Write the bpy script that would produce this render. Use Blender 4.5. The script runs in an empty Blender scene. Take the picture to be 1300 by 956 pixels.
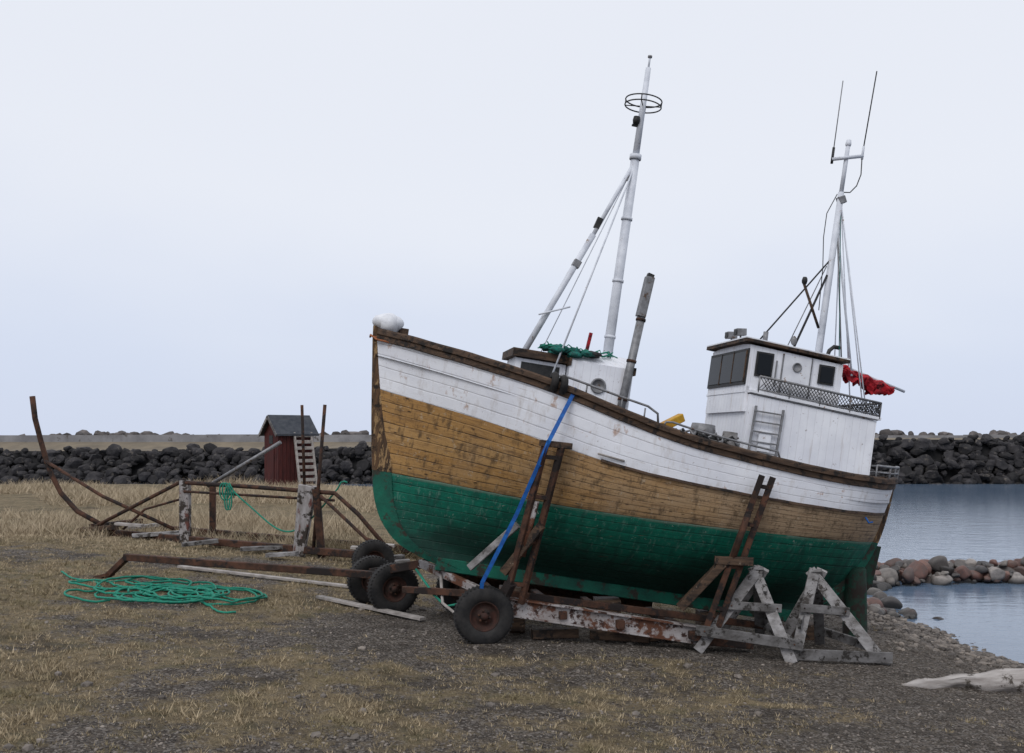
import bpy, math, random, bmesh
import numpy as np
from mathutils import Vector, Matrix, noise
random.seed(7); rng=np.random.default_rng(7)
scene=bpy.context.scene
scene.view_settings.view_transform='Standard'
try: scene.view_settings.look='None'
except Exception: pass
scene.view_settings.exposure=0

# ------------------------------------------------------------ materials
def newmat(name):
    m=bpy.data.materials.new(name); m.use_nodes=True
    nt=m.node_tree; b=nt.nodes['Principled BSDF']; return m,nt,b
def N(nt,t,**kw):
    n=nt.nodes.new(t)
    for k,v in kw.items():
        if k in n.inputs: n.inputs[k].default_value=v
        else: setattr(n,k,v)
    return n
def L(nt,a,b): nt.links.new(a,b)
def mixc(nt,fac,a,b,blend='MIX'):
    n=nt.nodes.new('ShaderNodeMix'); n.data_type='RGBA'; n.blend_type=blend
    for sock,val in ((n.inputs[0],fac),(n.inputs[6],a),(n.inputs[7],b)):
        if hasattr(val,'is_linked') or hasattr(val,'links'): nt.links.new(val,sock)
        elif isinstance(val,(int,float)): sock.default_value=val
        else: sock.default_value=(*val,1) if len(val)==3 else val
    return n.outputs[2]
def mr(nt,v,a,b,c=0.0,d=1.0,smooth=False):
    n=nt.nodes.new('ShaderNodeMapRange'); nt.links.new(v,n.inputs[0])
    n.inputs[1].default_value=a; n.inputs[2].default_value=b; n.inputs[3].default_value=c; n.inputs[4].default_value=d
    if smooth: n.interpolation_type='SMOOTHSTEP'
    return n.outputs[0]
def mth(nt,op,a,b=None):
    n=nt.nodes.new('ShaderNodeMath'); n.operation=op
    for i,val in enumerate((a,b)):
        if val is None: continue
        if isinstance(val,(int,float)): n.inputs[i].default_value=val
        else: nt.links.new(val,n.inputs[i])
    return n.outputs[0]
def nz(nt,vec,scale,detail=6,rough=.6,stretch=None):
    if stretch is not None:
        mp=nt.nodes.new('ShaderNodeMapping'); mp.inputs['Scale'].default_value=stretch
        nt.links.new(vec,mp.inputs[0]); vec=mp.outputs[0]
    n=nt.nodes.new('ShaderNodeTexNoise'); n.inputs['Scale'].default_value=scale
    n.inputs['Detail'].default_value=detail; n.inputs['Roughness'].default_value=rough
    nt.links.new(vec,n.inputs[0]); return n.outputs[0]
def bump(nt,b,h,strength=.4,dist=.02):
    n=nt.nodes.new('ShaderNodeBump'); n.inputs['Strength'].default_value=strength; n.inputs['Distance'].default_value=dist
    nt.links.new(h,n.inputs['Height']); nt.links.new(n.outputs[0],b.inputs['Normal'])
def coords(nt,k='Object'):
    return nt.nodes.new('ShaderNodeTexCoord').outputs[k]
def noisy(name,c1,c2,scale=4,rough=.7,bmp=.3,stretch=None,metal=0,spots=None,spot2=None,island=False):
    m,nt,b=newmat(name); co=coords(nt)
    f=mr(nt,nz(nt,co,scale,stretch=stretch),.36,.64)
    c=mixc(nt,f,c1,c2)
    for sp in (spots,spot2):
        if sp:
            col,sc,th=sp[:3]
            g=mr(nt,nz(nt,co,sc,7,.7,stretch=(sp[3] if len(sp)>3 else None)),th,th+.05)
            c=mixc(nt,g,c,col)
    if island:
        ge=nt.nodes.new('ShaderNodeNewGeometry')
        k=mr(nt,ge.outputs['Random Per Island'],0,1,.5,1.4)
        hs=nt.nodes.new('ShaderNodeHueSaturation'); L(nt,k,hs.inputs['Value']); L(nt,c,hs.inputs['Color']); c=hs.outputs[0]
    L(nt,c,b.inputs['Base Color']); b.inputs['Roughness'].default_value=rough; b.inputs['Metallic'].default_value=metal
    b.inputs['Specular IOR Level'].default_value=.3
    bump(nt,b,nz(nt,co,scale*5,6,.7,stretch=stretch),bmp,.015)
    return m

M={}
M['rust']=noisy('rusty_steel',(.030,.017,.012),(.09,.040,.024),5,.85,.5,spots=(( .018,.013,.012),3,.50))
M['rustwhite']=noisy('rusty_painted_steel',(.36,.34,.34),(.22,.19,.18),3,.7,.4,spots=((.10,.04,.022),2.0,.49),spot2=((.04,.02,.015),7,.54))
M['rubber']=noisy('rubber',(.010,.010,.011),(.028,.026,.025),6,.8,.3)
M['rim']=noisy('rusty_rim',(.055,.022,.016),(.022,.015,.012),9,.8,.4)
M['greywood']=noisy('weathered_timber',(.27,.26,.26),(.12,.112,.108),5,.85,.6,stretch=(1,1,1.5),spots=((.045,.04,.036),7,.54),island=True)
M['palewood']=noisy('pale_plank',(.36,.33,.31),(.21,.19,.175),6,.8,.4)
M['darkwood']=noisy('dark_tarred_wood',(.032,.020,.014),(.10,.060,.037),5,.7,.6,stretch=(.5,3,3),spots=((.015,.011,.009),6,.53),spot2=((.20,.15,.11),9,.64))
M['steelpaint']=noisy('white_mast_paint',(.62,.64,.69),(.48,.50,.55),6,.45,.1,spots=((.24,.18,.14),8,.63))
M['white']=noisy('white_painted_fitting',(.72,.73,.76),(.58,.59,.63),4,.5,.1,spots=((.28,.18,.12),9,.62))
M['galv']=noisy('galvanised_steel',(.24,.24,.25),(.14,.14,.145),9,.5,.2,metal=.3,spots=((.09,.055,.035),7,.58))
M['black']=noisy('black_fitting',(.012,.012,.013),(.03,.03,.03),8,.55,.2)
M['redcloth']=noisy('red_tarpaulin',(.46,.008,.018),(.20,.006,.012),6,.65,.8,spots=((.07,.004,.008),4,.56))
M['yellow']=noisy('yellow_plastic',(.55,.32,.02),(.4,.2,.02),5,.5,.2)
M['rope']=noisy('green_rope',(.010,.25,.16),(.02,.15,.11),30,.7,.5)
M['net']=noisy('green_net',(.01,.16,.13),(.02,.06,.055),20,.8,.8)
M['blue']=noisy('blue_strap',(.008,.115,.40),(.01,.06,.24),12,.6,.2)
M['orange']=noisy('orange_rope',(.35,.12,.05),(.2,.07,.03),20,.7,.3)
M['greenpost']=noisy('green_painted_post',(.006,.045,.028),(.018,.024,.018),4,.75,.5,spots=((.02,.015,.012),5,.52))
M['postmix']=noisy('peeling_post_paint',(.36,.34,.34),(.20,.18,.17),4,.85,.5,stretch=(2,2,.7),spots=((.12,.045,.036),2.2,.55,(2,2,.7)),spot2=((.04,.032,.027),5,.51))
M['redboard']=noisy('red_boards',(.075,.016,.014),(.038,.010,.010),3,.8,.3,stretch=(4,4,.6))
M['roofdark']=noisy('dark_roof_felt',(.03,.035,.045),(.055,.06,.07),4,.8,.3)
M['log']=noisy('driftwood',(.42,.39,.37),(.22,.195,.18),3,.85,.8,stretch=(.6,4,4),spots=((.07,.058,.048),4,.54))
M['rock']=noisy('breakwater_rock',(.042,.039,.040),(.016,.015,.017),1.5,.9,.8,island=True,spots=((.095,.083,.072),2.4,.59))
M['rocklight']=noisy('breakwater_boulder',(.13,.115,.11),(.06,.054,.052),.9,.85,.6,island=True)
M['pebble']=noisy('pebble',(.21,.18,.155),(.090,.079,.072),3,.8,.3,island=True)
M['concrete']=noisy('concrete_parapet',(.26,.255,.26),(.17,.165,.17),.6,.85,.3,spots=((.1,.09,.08),.8,.6))

def shorerock():
    m,nt,b=newmat('shore_stone'); co=coords(nt); ge=nt.nodes.new('ShaderNodeNewGeometry'); r=ge.outputs['Random Per Island']
    cr=nt.nodes.new('ShaderNodeValToRGB'); cr.color_ramp.interpolation='CONSTANT'; L(nt,r,cr.inputs[0])
    cols=[(0,(.055,.05,.05)),(.22,(.10,.088,.082)),(.42,(.13,.062,.048)),(.56,(.085,.05,.042)),(.72,(.17,.15,.135)),(.86,(.17,.09,.07)),(.94,(.28,.25,.23))]
    el=cr.color_ramp.elements
    el[0].position=0; el[0].color=(*cols[0][1],1); el[1].position=cols[1][0]; el[1].color=(*cols[1][1],1)
    for p,c in cols[2:]:
        e=el.new(p); e.color=(*c,1)
    n=nz(nt,co,5,6,.7); c=mixc(nt,mr(nt,n,.4,.65,0,.65),cr.outputs[0],(.05,.045,.042))
    sz=nt.nodes.new('ShaderNodeSeparateXYZ'); L(nt,co,sz.inputs[0])
    c=mixc(nt,mr(nt,sz.outputs[2],-.86,-.70,.8,0),c,(.012,.012,.011))
    L(nt,c,b.inputs['Base Color']); b.inputs['Roughness'].default_value=.6; bump(nt,b,n,.6,.03); return m
M['shorerock']=shorerock()

def glass():
    m,nt,b=newmat('window_glass'); b.inputs['Base Color'].default_value=(.008,.010,.013,1); b.inputs['Roughness'].default_value=.15
    b.inputs['Specular IOR Level'].default_value=.15; co=coords(nt); bump(nt,b,nz(nt,co,3,2),.1,.01); return m
M['glass']=glass()

def hull_mat(kind):
    m,nt,b=newmat('hull_'+kind); uv=nt.nodes.new('ShaderNodeUVMap').outputs[0]; ob=coords(nt)
    sx=nt.nodes.new('ShaderNodeSeparateXYZ'); L(nt,uv,sx.inputs[0]); U,V=sx.outputs[0],sx.outputs[1]
    wob=mth(nt,'ADD',V,mr(nt,nz(nt,uv,1.5,3),.3,.7,-.05,.05))
    fr=mth(nt,'FRACT',wob); fl=mth(nt,'FLOOR',wob)
    d=mth(nt,'ABSOLUTE',mth(nt,'SUBTRACT',fr,.5))
    seam=mr(nt,d,.43,.49)
    seamb=mth(nt,'MULTIPLY',seam,mr(nt,nz(nt,uv,2.2,4,stretch=(1,.7,1)),.38,.62,.25,1))
    wn=nt.nodes.new('ShaderNodeTexWhiteNoise'); wn.noise_dimensions='2D'
    cmb=nt.nodes.new('ShaderNodeCombineXYZ')
    wn0=nt.nodes.new('ShaderNodeTexWhiteNoise'); wn0.noise_dimensions='1D'; L(nt,fl,wn0.inputs['W'])
    uu=mth(nt,'ADD',mth(nt,'MULTIPLY',U,.21),mth(nt,'MULTIPLY',wn0.outputs[0],7.0))
    L(nt,mth(nt,'FLOOR',uu),cmb.inputs[0]); L(nt,fl,cmb.inputs[1]); L(nt,cmb.outputs[0],wn.inputs['Vector'])
    pr=wn.outputs[0]
    grain=nz(nt,uv,9,7,.65,stretch=(.5,3.5,1))
    streak=nz(nt,uv,3,6,.7,stretch=(2.6,.12,1))
    streak2=nz(nt,uv,7,6,.7,stretch=(2.2,.10,1))
    big=nz(nt,ob,1.1,6,.65)
    fine=nz(nt,ob,13,7,.75)
    med=nz(nt,uv,2.0,7,.75,stretch=(.9,1.2,1))
    if kind=='wood':
        c=mixc(nt,mr(nt,grain,.36,.64),(.43,.24,.080),(.25,.125,.040))
        c=mixc(nt,mth(nt,'MULTIPLY',pr,.4),c,(.48,.31,.14))
        aft=mr(nt,mth(nt,'ADD',U,mr(nt,big,.3,.7,-1.6,1.6)),1.6,5.6,0,.85)
        c=mixc(nt,aft,c,(.34,.25,.165))
        c=mixc(nt,mr(nt,med,.50,.63,0,.7),c,(.12,.068,.036))
        c=mixc(nt,mr(nt,streak,.52,.64,0,.65),c,(.065,.043,.027))
        c=mixc(nt,mr(nt,streak2,.55,.66,0,.55),c,(.045,.032,.023))
        vo=nt.nodes.new('ShaderNodeTexVoronoi'); vo.inputs['Scale'].default_value=1.0
        mp=nt.nodes.new('ShaderNodeMapping'); mp.inputs['Scale'].default_value=(4.0,1.4,1); L(nt,uv,mp.inputs[0]); L(nt,mp.outputs[0],vo.inputs[0])
        c=mixc(nt,mr(nt,vo.outputs[0],.07,.15,.9,0),c,(.035,.018,.011))
        c=mixc(nt,mr(nt,fine,.58,.66,0,.6),c,(.46,.38,.28))
        c=mixc(nt,mr(nt,fine,.42,.34,0,.6),c,(.06,.034,.018))
        c=mixc(nt,mth(nt,'MULTIPLY',mr(nt,V,1.1,0,0,.8),mr(nt,med,.38,.6)),c,(.05,.043,.03))
        c=mixc(nt,seamb,c,(.025,.015,.010)); rg=.6; bs=.6
    elif kind=='white':
        c=mixc(nt,mr(nt,big,.36,.64),(.80,.81,.85),(.68,.69,.74))
        c=mixc(nt,mth(nt,'MULTIPLY',pr,.08),c,(.5,.5,.54))
        c=mixc(nt,mr(nt,streak,.52,.68,0,.42),c,(.42,.37,.33))
        c=mixc(nt,mr(nt,nz(nt,uv,1.6,6,.7,stretch=(3.2,.30,1)),.60,.68,0,.7),c,(.33,.16,.07))
        c=mixc(nt,mr(nt,med,.59,.65,0,.5),c,(.42,.37,.33))
        c=mixc(nt,mr(nt,fine,.64,.67,0,.8),c,(.24,.2,.18))
        c=mixc(nt,mth(nt,'MULTIPLY',seamb,.45),c,(.2,.19,.2)); rg=.55; bs=.4
    else:
        c=mixc(nt,mr(nt,med,.36,.64),(.006,.165,.105),(.005,.095,.065))
        c=mixc(nt,mth(nt,'MULTIPLY',pr,.25),c,(.008,.075,.055))
        c=mixc(nt,mr(nt,streak,.48,.64,0,.6),c,(.010,.045,.036))
        c=mixc(nt,mr(nt,nz(nt,ob,3.0,8,.8),.56,.66,0,.5),c,(.085,.19,.15))
        c=mixc(nt,mr(nt,streak2,.56,.66,0,.45),c,(.16,.26,.22))
        c=mixc(nt,mr(nt,fine,.625,.66,0,.85),c,(.33,.36,.32))
        c=mixc(nt,mr(nt,nz(nt,uv,2.5,7,.75,stretch=(1.2,.9,1)),.62,.65,0,.8),c,(.13,.09,.06))
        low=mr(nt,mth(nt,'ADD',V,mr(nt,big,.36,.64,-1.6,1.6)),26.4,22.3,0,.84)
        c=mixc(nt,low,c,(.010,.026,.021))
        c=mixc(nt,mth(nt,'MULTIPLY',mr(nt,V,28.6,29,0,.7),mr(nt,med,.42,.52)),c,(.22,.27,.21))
        c=mixc(nt,mth(nt,'MULTIPLY',seamb,.7),c,(.005,.016,.013)); rg=.6; bs=.5
    L(nt,c,b.inputs['Base Color']); b.inputs['Roughness'].default_value=rg
    b.inputs['Specular IOR Level'].default_value=.22
    h=mth(nt,'SUBTRACT',mth(nt,'ADD',mth(nt,'MULTIPLY',grain,.35),mth(nt,'MULTIPLY',fine,.3)),seam)
    bump(nt,b,h,bs,.012); return m
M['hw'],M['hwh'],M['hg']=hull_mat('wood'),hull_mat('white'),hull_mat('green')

def boardwhite():
    m,nt,b=newmat('white_tongue_boards'); co=coords(nt)
    s=nt.nodes.new('ShaderNodeSeparateXYZ'); L(nt,co,s.inputs[0])
    a=mth(nt,'ADD',s.outputs[0],s.outputs[1])
    fr=mth(nt,'FRACT',mth(nt,'MULTIPLY',a,8.0)); seam=mr(nt,fr,.0,.12,1,0)
    big=nz(nt,co,1.6,6)
    c=mixc(nt,mr(nt,big,.36,.64),(.78,.79,.83),(.66,.67,.72))
    c=mixc(nt,mr(nt,nz(nt,co,3,6,.7,stretch=(3,3,.3)),.56,.68,0,.5),c,(.42,.35,.29))
    c=mixc(nt,mr(nt,nz(nt,co,16,6,.7),.64,.67,0,.7),c,(.25,.21,.19))
    c=mixc(nt,mth(nt,'MULTIPLY',seam,.35),c,(.28,.28,.32))
    L(nt,c,b.inputs['Base Color']); b.inputs['Roughness'].default_value=.5
    bump(nt,b,mth(nt,'MULTIPLY',seam,-1),.5,.01); return m
M['board']=boardwhite()

# ------------------------------------------------------------ mesh builder
class MB:
    def __init__(s): s.v=[]; s.f=[]; s.m=[]; s.mats=[]; s.sm=[]
    def mi(s,k):
        if k not in s.mats: s.mats.append(k)
        return s.mats.index(k)
    def add(s,vs,fs,k,smooth=False):
        o=len(s.v); s.v+=[tuple(v) for v in vs]; i=s.mi(k)
        for f in fs: s.f.append([o+a for a in f]); s.m.append(i); s.sm.append(smooth)
    def beam(s,p0,p1,w,h,k,up=(0,0,1),w1=None,h1=None):
        p0=Vector(p0);p1=Vector(p1); d=(p1-p0).normalized(); up=Vector(up)
        if abs(d.dot(up))>.97: up=Vector((0,1,0))
        r=d.cross(up).normalized(); u=r.cross(d)
        w1=w if w1 is None else w1; h1=h if h1 is None else h1
        vs=[]
        for p,a,b in ((p0,w/2,h/2),(p1,w1/2,h1/2)):
            c=min(a,b)*.16
            for x,y in ((-a+c,-b),(a-c,-b),(a,-b+c),(a,b-c),(a-c,b),(-a+c,b),(-a,b-c),(-a,-b+c)):
                vs.append(p+r*x+u*y)
        fs=[[i,(i+1)%8,8+(i+1)%8,8+i] for i in range(8)]+[list(range(7,-1,-1)),list(range(8,16))]
        s.add(vs,fs,k)
    def box(s,c0,c1,k):
        x0,y0,z0=c0;x1,y1,z1=c1
        vs=[(x0,y0,z0),(x1,y0,z0),(x1,y1,z0),(x0,y1,z0),(x0,y0,z1),(x1,y0,z1),(x1,y1,z1),(x0,y1,z1)]
        s.add(vs,[[0,3,2,1],[4,5,6,7],[0,1,5,4],[1,2,6,5],[2,3,7,6],[3,0,4,7]],k)
    def tube(s,pts,r,k,n=8,r1=None,closed=False):
        pts=[Vector(p) for p in pts]; m=len(pts); vs=[]; prev=None
        for i,p in enumerate(pts):
            a=pts[(i-1)%m] if (closed or i>0) else p; b=pts[(i+1)%m] if (closed or i<m-1) else p
            d=(b-a).normalized()
            if prev is None:
                prev=d.orthogonal().normalized()
            prev=(prev-d*prev.dot(d)).normalized(); q=d.cross(prev)
            rr=r if r1 is None else r+(r1-r)*i/(m-1)
            for j in range(n):
                t=2*math.pi*j/n; vs.append(p+prev*(rr*math.cos(t))+q*(rr*math.sin(t)))
        fs=[]
        for i in range(m if closed else m-1):
            for j in range(n):
                a=i*n+j;b=i*n+(j+1)%n;i2=(i+1)%m
                fs.append([a,b,i2*n+(j+1)%n,i2*n+j])
        if not closed: fs+= [list(range(n-1,-1,-1)),[(m-1)*n+j for j in range(n)]]
        s.add(vs,fs,k,True)
    def lathe(s,c,axis,prof,k,n=36,smooth=True):
        c=Vector(c);ax=Vector(axis).normalized();e=ax.orthogonal().normalized();g=ax.cross(e);m=len(prof);vs=[]
        for i in range(n):
            t=2*math.pi*i/n
            for (r,x) in prof: vs.append(c+ax*x+e*(r*math.cos(t))+g*(r*math.sin(t)))
        fs=[]
        for i in range(n):
            i2=(i+1)%n
            for j in range(m-1): fs.append([i*m+j,i*m+j+1,i2*m+j+1,i2*m+j])
        s.add(vs,fs,k,smooth)
    def blob(s,c,sc,k,sub=2,amp=.15,fr=3,rot=0):
        bm=bmesh.new(); bmesh.ops.create_icosphere(bm,subdivisions=sub,radius=1)
        R=Matrix.Rotation(rot,3,'Z'); vs=[]
        for v in bm.verts:
            p=v.co.copy(); q=p*(1+amp*noise.noise(p*fr+Vector(c)*3.1))
            q=R@Vector((q.x*sc[0],q.y*sc[1],q.z*sc[2])); vs.append(q+Vector(c))
        fs=[[v.index for v in f.verts] for f in bm.faces]; bm.free()
        s.add(vs,fs,k,True)
    def build(s,name,parent=None):
        me=bpy.data.meshes.new(name); me.from_pydata(s.v,[],s.f)
        for k in s.mats: me.materials.append(M[k])
        me.polygons.foreach_set('material_index',s.m); me.polygons.foreach_set('use_smooth',s.sm); me.update()
        o=bpy.data.objects.new(name,me); scene.collection.objects.link(o)
        if parent: o.parent=parent
        return o
def empty(name,mat=None):
    o=bpy.data.objects.new(name,None); scene.collection.objects.link(o)
    if mat is not None: o.matrix_world=mat
    return o
def crom(xs,ys):
    xs=list(xs);ys=list(ys);n=len(xs)
    ms=[]
    for i in range(n):
        if i==0: ms.append((ys[1]-ys[0])/(xs[1]-xs[0]))
        elif i==n-1: ms.append((ys[-1]-ys[-2])/(xs[-1]-xs[-2]))
        else:
            a=(ys[i]-ys[i-1])/(xs[i]-xs[i-1]);b=(ys[i+1]-ys[i])/(xs[i+1]-xs[i])
            ms.append(0 if a*b<0 else (a+b)/2 if abs(a+b)/2<3*min(abs(a),abs(b))+1e-6 else 3*min(abs(a),abs(b))*(1 if a>0 else -1))
    def f(x):
        if x<=xs[0]: return ys[0]
        if x>=xs[-1]: return ys[-1]
        for i in range(n-1):
            if x<=xs[i+1]:
                h=xs[i+1]-xs[i];t=(x-xs[i])/h
                return (2*t**3-3*t*t+1)*ys[i]+(t**3-2*t*t+t)*h*ms[i]+(-2*t**3+3*t*t)*ys[i+1]+(t**3-t*t)*h*ms[i+1]
    return f
def sstep(a,b,x):
    t=min(1,max(0,(x-a)/(b-a))); return t*t*(3-2*t)

# ------------------------------------------------------------ terrain
shx=crom([-40,10,15,17,18.5,21,24,30,40,60,85,110],[16,12,10.2,9.3,9.0,8.8,8.5,8.0,7,3,-5,-12])
def gbase(x,y):
    z=-.058*x if x<0 else -.062*x
    z=min(.62,z) if x<0 else max(z,-.5)
    if y>50: z+=(-1.1-z)*sstep(50,84,y)
    return z
def gh(x,y,detail=True):
    z=gbase(x,y); d=shx(y)-x
    if d<2.8:
        if d<0: z=max(-3.0,-.92+.16*d)
        else: z=-.92+(z+.92)*sstep(-.6,2.8,d)
        if d<0: z=min(z,-.92)
        if d>=0: z=z-(0.08*(1-d/2.8))
    if detail:
        z+=.05*noise.noise(Vector((x*.5,y*.5,0)))+.028*noise.noise(Vector((x*2.3,y*2.3,3)))+.018*noise.noise(Vector((x*7,y*7,5)))
    return z
def grassm(x,y):
    n=noise.noise(Vector((x*.42,y*.6,9)))*.6+noise.noise(Vector((x*1.6,y*2.0,19)))*.5+noise.noise(Vector((x*4.5,y*5,29)))*.25
    far=sstep(18.5,24,y)*sstep(2,-3,x)
    track=math.exp(-((y-15.3)/1.5)**2)*sstep(-6,-1,x)
    m=.60+n+.40*far-.60*track-.55*sstep(3,6,x)+.15*sstep(-1,-8,x)
    soil=math.exp(-((y-21.6)/1.2)**2)*sstep(-3,-5,x)*.6
    return min(1,max(0,m-soil))
def axis(parts):
    out=[]
    for a,b,st in parts:
        n=max(1,int(round((b-a)/st))); out+=[a+(b-a)*i/n for i in range(n)]
    out.append(parts[-1][1]); return out
gx=axis([(-900,-200,140),(-200,-60,14),(-60,-16,1.6),(-16,12,.11),(12,40,1.4),(40,200,20),(200,900,140)])
gy=axis([(-300,-20,40),(-20,7,2),(7,26,.11),(26,52,.6),(52,112,3),(112,300,60)])
verts=[];gr=[];wet=[]
for y in gy:
    for x in gx:
        near=(-17<x<13 and 6<y<55)
        z=gh(x,y,True) if near else gh(x,y,False)
        if y>100: z=min(z,-1.5-(y-100)*.05)
        verts.append((x,y,max(z,-8))); gr.append(grassm(x,y)); wet.append(1-sstep(.2,2.6,shx(y)-x))
nx=len(gx); faces=[[j*nx+i,j*nx+i+1,(j+1)*nx+i+1,(j+1)*nx+i] for j in range(len(gy)-1) for i in range(nx-1)]
me=bpy.data.meshes.new('ground'); me.from_pydata(verts,[],faces)
for nm,dat in (('grass',gr),('wet',wet)):
    at=me.attributes.new(nm,'FLOAT','POINT'); at.data.foreach_set('value',dat)
me.polygons.foreach_set('use_smooth',[True]*len(faces))
def groundmat():
    m,nt,b=newmat('gravel_and_dry_grass'); co=coords(nt)
    A=N(nt,'ShaderNodeAttribute',attribute_name='grass').outputs['Fac']; W=N(nt,'ShaderNodeAttribute',attribute_name='wet').outputs['Fac']
    n1=nz(nt,co,1.1,8,.68); n2=nz(nt,co,9,8,.72); n3=nz(nt,co,45,5,.7)
    vo=nt.nodes.new('ShaderNodeTexVoronoi'); vo.inputs['Scale'].default_value=20; L(nt,co,vo.inputs[0])
    vo2=nt.nodes.new('ShaderNodeTexVoronoi'); vo2.inputs['Scale'].default_value=50; L(nt,co,vo2.inputs[0])
    sp=nt.nodes.new('ShaderNodeSeparateColor'); L(nt,vo.outputs[1],sp.inputs[0])
    sp2=nt.nodes.new('ShaderNodeSeparateColor'); L(nt,vo2.outputs[1],sp2.inputs[0])
    grav=mixc(nt,mr(nt,n2,.38,.62),(.072,.058,.048),(.165,.138,.113))
    grav=mixc(nt,mr(nt,sp.outputs[0],.80,.86,0,.8),grav,(.22,.195,.175))
    grav=mixc(nt,mr(nt,sp2.outputs[1],.78,.84,0,.7),grav,(.31,.28,.25))
    grav=mixc(nt,mr(nt,sp2.outputs[0],.70,.78,0,.8),grav,(.03,.026,.023))
    grs=mixc(nt,mr(nt,n2,.38,.62),(.29,.225,.135),(.145,.112,.067))
    grs=mixc(nt,mr(nt,nz(nt,co,2.4,5),.50,.62,0,.6),grs,(.085,.082,.042))
    grs=mixc(nt,mr(nt,n3,.52,.66,0,.6),grs,(.40,.33,.22))
    f=mr(nt,mth(nt,'ADD',A,mr(nt,n2,.3,.7,-.35,.35)),.40,.75)
    c=mixc(nt,f,grav,grs)
    wv=mixc(nt,mr(nt,sp.outputs[1],.4,.9),(.022,.020,.020),(.09,.078,.073))
    c=mixc(nt,mr(nt,W,.1,.7),c,wv)
    c=mixc(nt,mr(nt,n1,.50,.66,0,.66),c,(.038,.030,.024))
    L(nt,c,b.inputs['Base Color']); L(nt,mr(nt,W,.2,1,.92,.45),b.inputs['Roughness'])
    b.inputs['Specular IOR Level'].default_value=.2
    h=mth(nt,'ADD',mth(nt,'MULTIPLY',n3,.6),mth(nt,'MULTIPLY',vo.outputs[0],-.9)); h=mth(nt,'ADD',h,mth(nt,'MULTIPLY',n2,1.4))
    bump(nt,b,h,1.0,.06); return m
me.materials.append(groundmat()); go=bpy.data.objects.new('ground',me); scene.collection.objects.link(go)

# water
def watermat():
    m,nt,b=newmat('sea_water'); co=coords(nt)
    n=nz(nt,co,1.4,5,.6,stretch=(.7,1.8,1)); n2=nz(nt,co,.09,3,.5)
    c=mixc(nt,mr(nt,n2,.35,.65),(.09,.135,.205),(.12,.17,.24))
    L(nt,c,b.inputs['Base Color']); b.inputs['Roughness'].default_value=.1; b.inputs['IOR'].default_value=1.33
    bump(nt,b,n,.3,.06); return m
M['water']=watermat()
mb=MB(); xs=[-4000,-400,0,400,4000]; ys=[-400,0,60,400,5000]
mb.add([(x,y,-.9) for y in ys for x in xs],[[j*5+i,j*5+i+1,j*5+i+6,j*5+i+5] for j in range(4) for i in range(4)],'water'); mb.build('water')

# ------------------------------------------------------------ rocks
def icov(sub):
    bm=bmesh.new(); bmesh.ops.create_icosphere(bm,subdivisions=sub,radius=1)
    v=np.array([list(q.co) for q in bm.verts]); f=np.array([[q.index for q in a.verts] for a in bm.faces]); bm.free(); return v,f
def scatter(name,cs,ss,k,sub=1,jit=.18,flat=.7,smooth=False,facet=0):
    v,f=icov(sub); n=len(cs); cs=np.array(cs);ss=np.array(ss)
    V0=np.repeat(v[None],n,0)
    if facet:
        for _ in range(facet):
            d=rng.normal(size=(n,1,3)); d/=np.linalg.norm(d,axis=2,keepdims=True); h=rng.uniform(.45,.85,(n,1,1))
            dot=(V0*d).sum(2,keepdims=True); V0=V0-d*np.maximum(0,dot-h)
    J=1+rng.uniform(-jit,jit,(n,len(v),1)); S=ss[:,None,None]*rng.uniform(.7,1.35,(n,1,3)); S[:,:,2]*=flat
    P=V0*J*S; a=rng.uniform(0,6.28,n); ca,sa=np.cos(a)[:,None],np.sin(a)[:,None]
    t=rng.uniform(-.5,.5,n); ct,st=np.cos(t)[:,None],np.sin(t)[:,None]
    x=P[...,0];y=P[...,1];z=P[...,2]; y,z=y*ct-z*st,y*st+z*ct; x,y=x*ca-y*sa,x*sa+y*ca
    P=np.stack([x,y,z],-1)+cs[:,None,:]
    F=(f[None]+ (np.arange(n)*len(v))[:,None,None]).reshape(-1,3)
    me=bpy.data.meshes.new(name); me.vertices.add(n*len(v)); me.vertices.foreach_set('co',P.reshape(-1).astype(np.float32))
    me.loops.add(len(F)*3); me.loops.foreach_set('vertex_index',F.reshape(-1).astype(np.int32))
    me.polygons.add(len(F)); me.polygons.foreach_set('loop_start',np.arange(0,len(F)*3,3,dtype=np.int32))
    me.update(calc_edges=True); me.materials.append(M[k])
    me.polygons.foreach_set('use_smooth',[smooth]*len(F))
    o=bpy.data.objects.new(name,me); scene.collection.objects.link(o); return o

bw=empty('breakwater')
def bwtop(x): return 1.95+1.0*sstep(-25,5,x)
cs=[];ss=[]
for i in range(5200):
    x=random.uniform(-110,125); t=random.random(); top=bwtop(x); h=top+1.5
    cs.append((x,86.5+t*3.0+random.uniform(-.3,.3),-1.5+h*t+random.uniform(-.15,.15))); ss.append(.25+.5*random.random()**2)
o=scatter('rock_face',cs,ss,'rock',2,.05,.8,False,5); o.parent=bw
mb=MB()
X=[-120+i*5 for i in range(52)]; vs=[]
for x_ in X:
    t=bwtop(x_)
    for (y__,z_) in ((86.9,-3),(90.0,t-.1),(94,t+.06),(96.5,2.62),(97,2.62)): vs.append((x_,y__,z_))
fs=[]
for i in range(len(X)-1):
    for j in range(4): fs.append([i*5+j,i*5+5+j,i*5+6+j,i*5+1+j])
M['core']=noisy('breakwater_fill',(.19,.155,.11),(.12,.10,.075),.4,.9,.3)
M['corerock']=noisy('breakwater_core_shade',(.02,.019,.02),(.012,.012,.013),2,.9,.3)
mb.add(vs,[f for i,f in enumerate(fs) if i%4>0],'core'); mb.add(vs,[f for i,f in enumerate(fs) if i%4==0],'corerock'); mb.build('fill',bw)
mb=MB(); 
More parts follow.
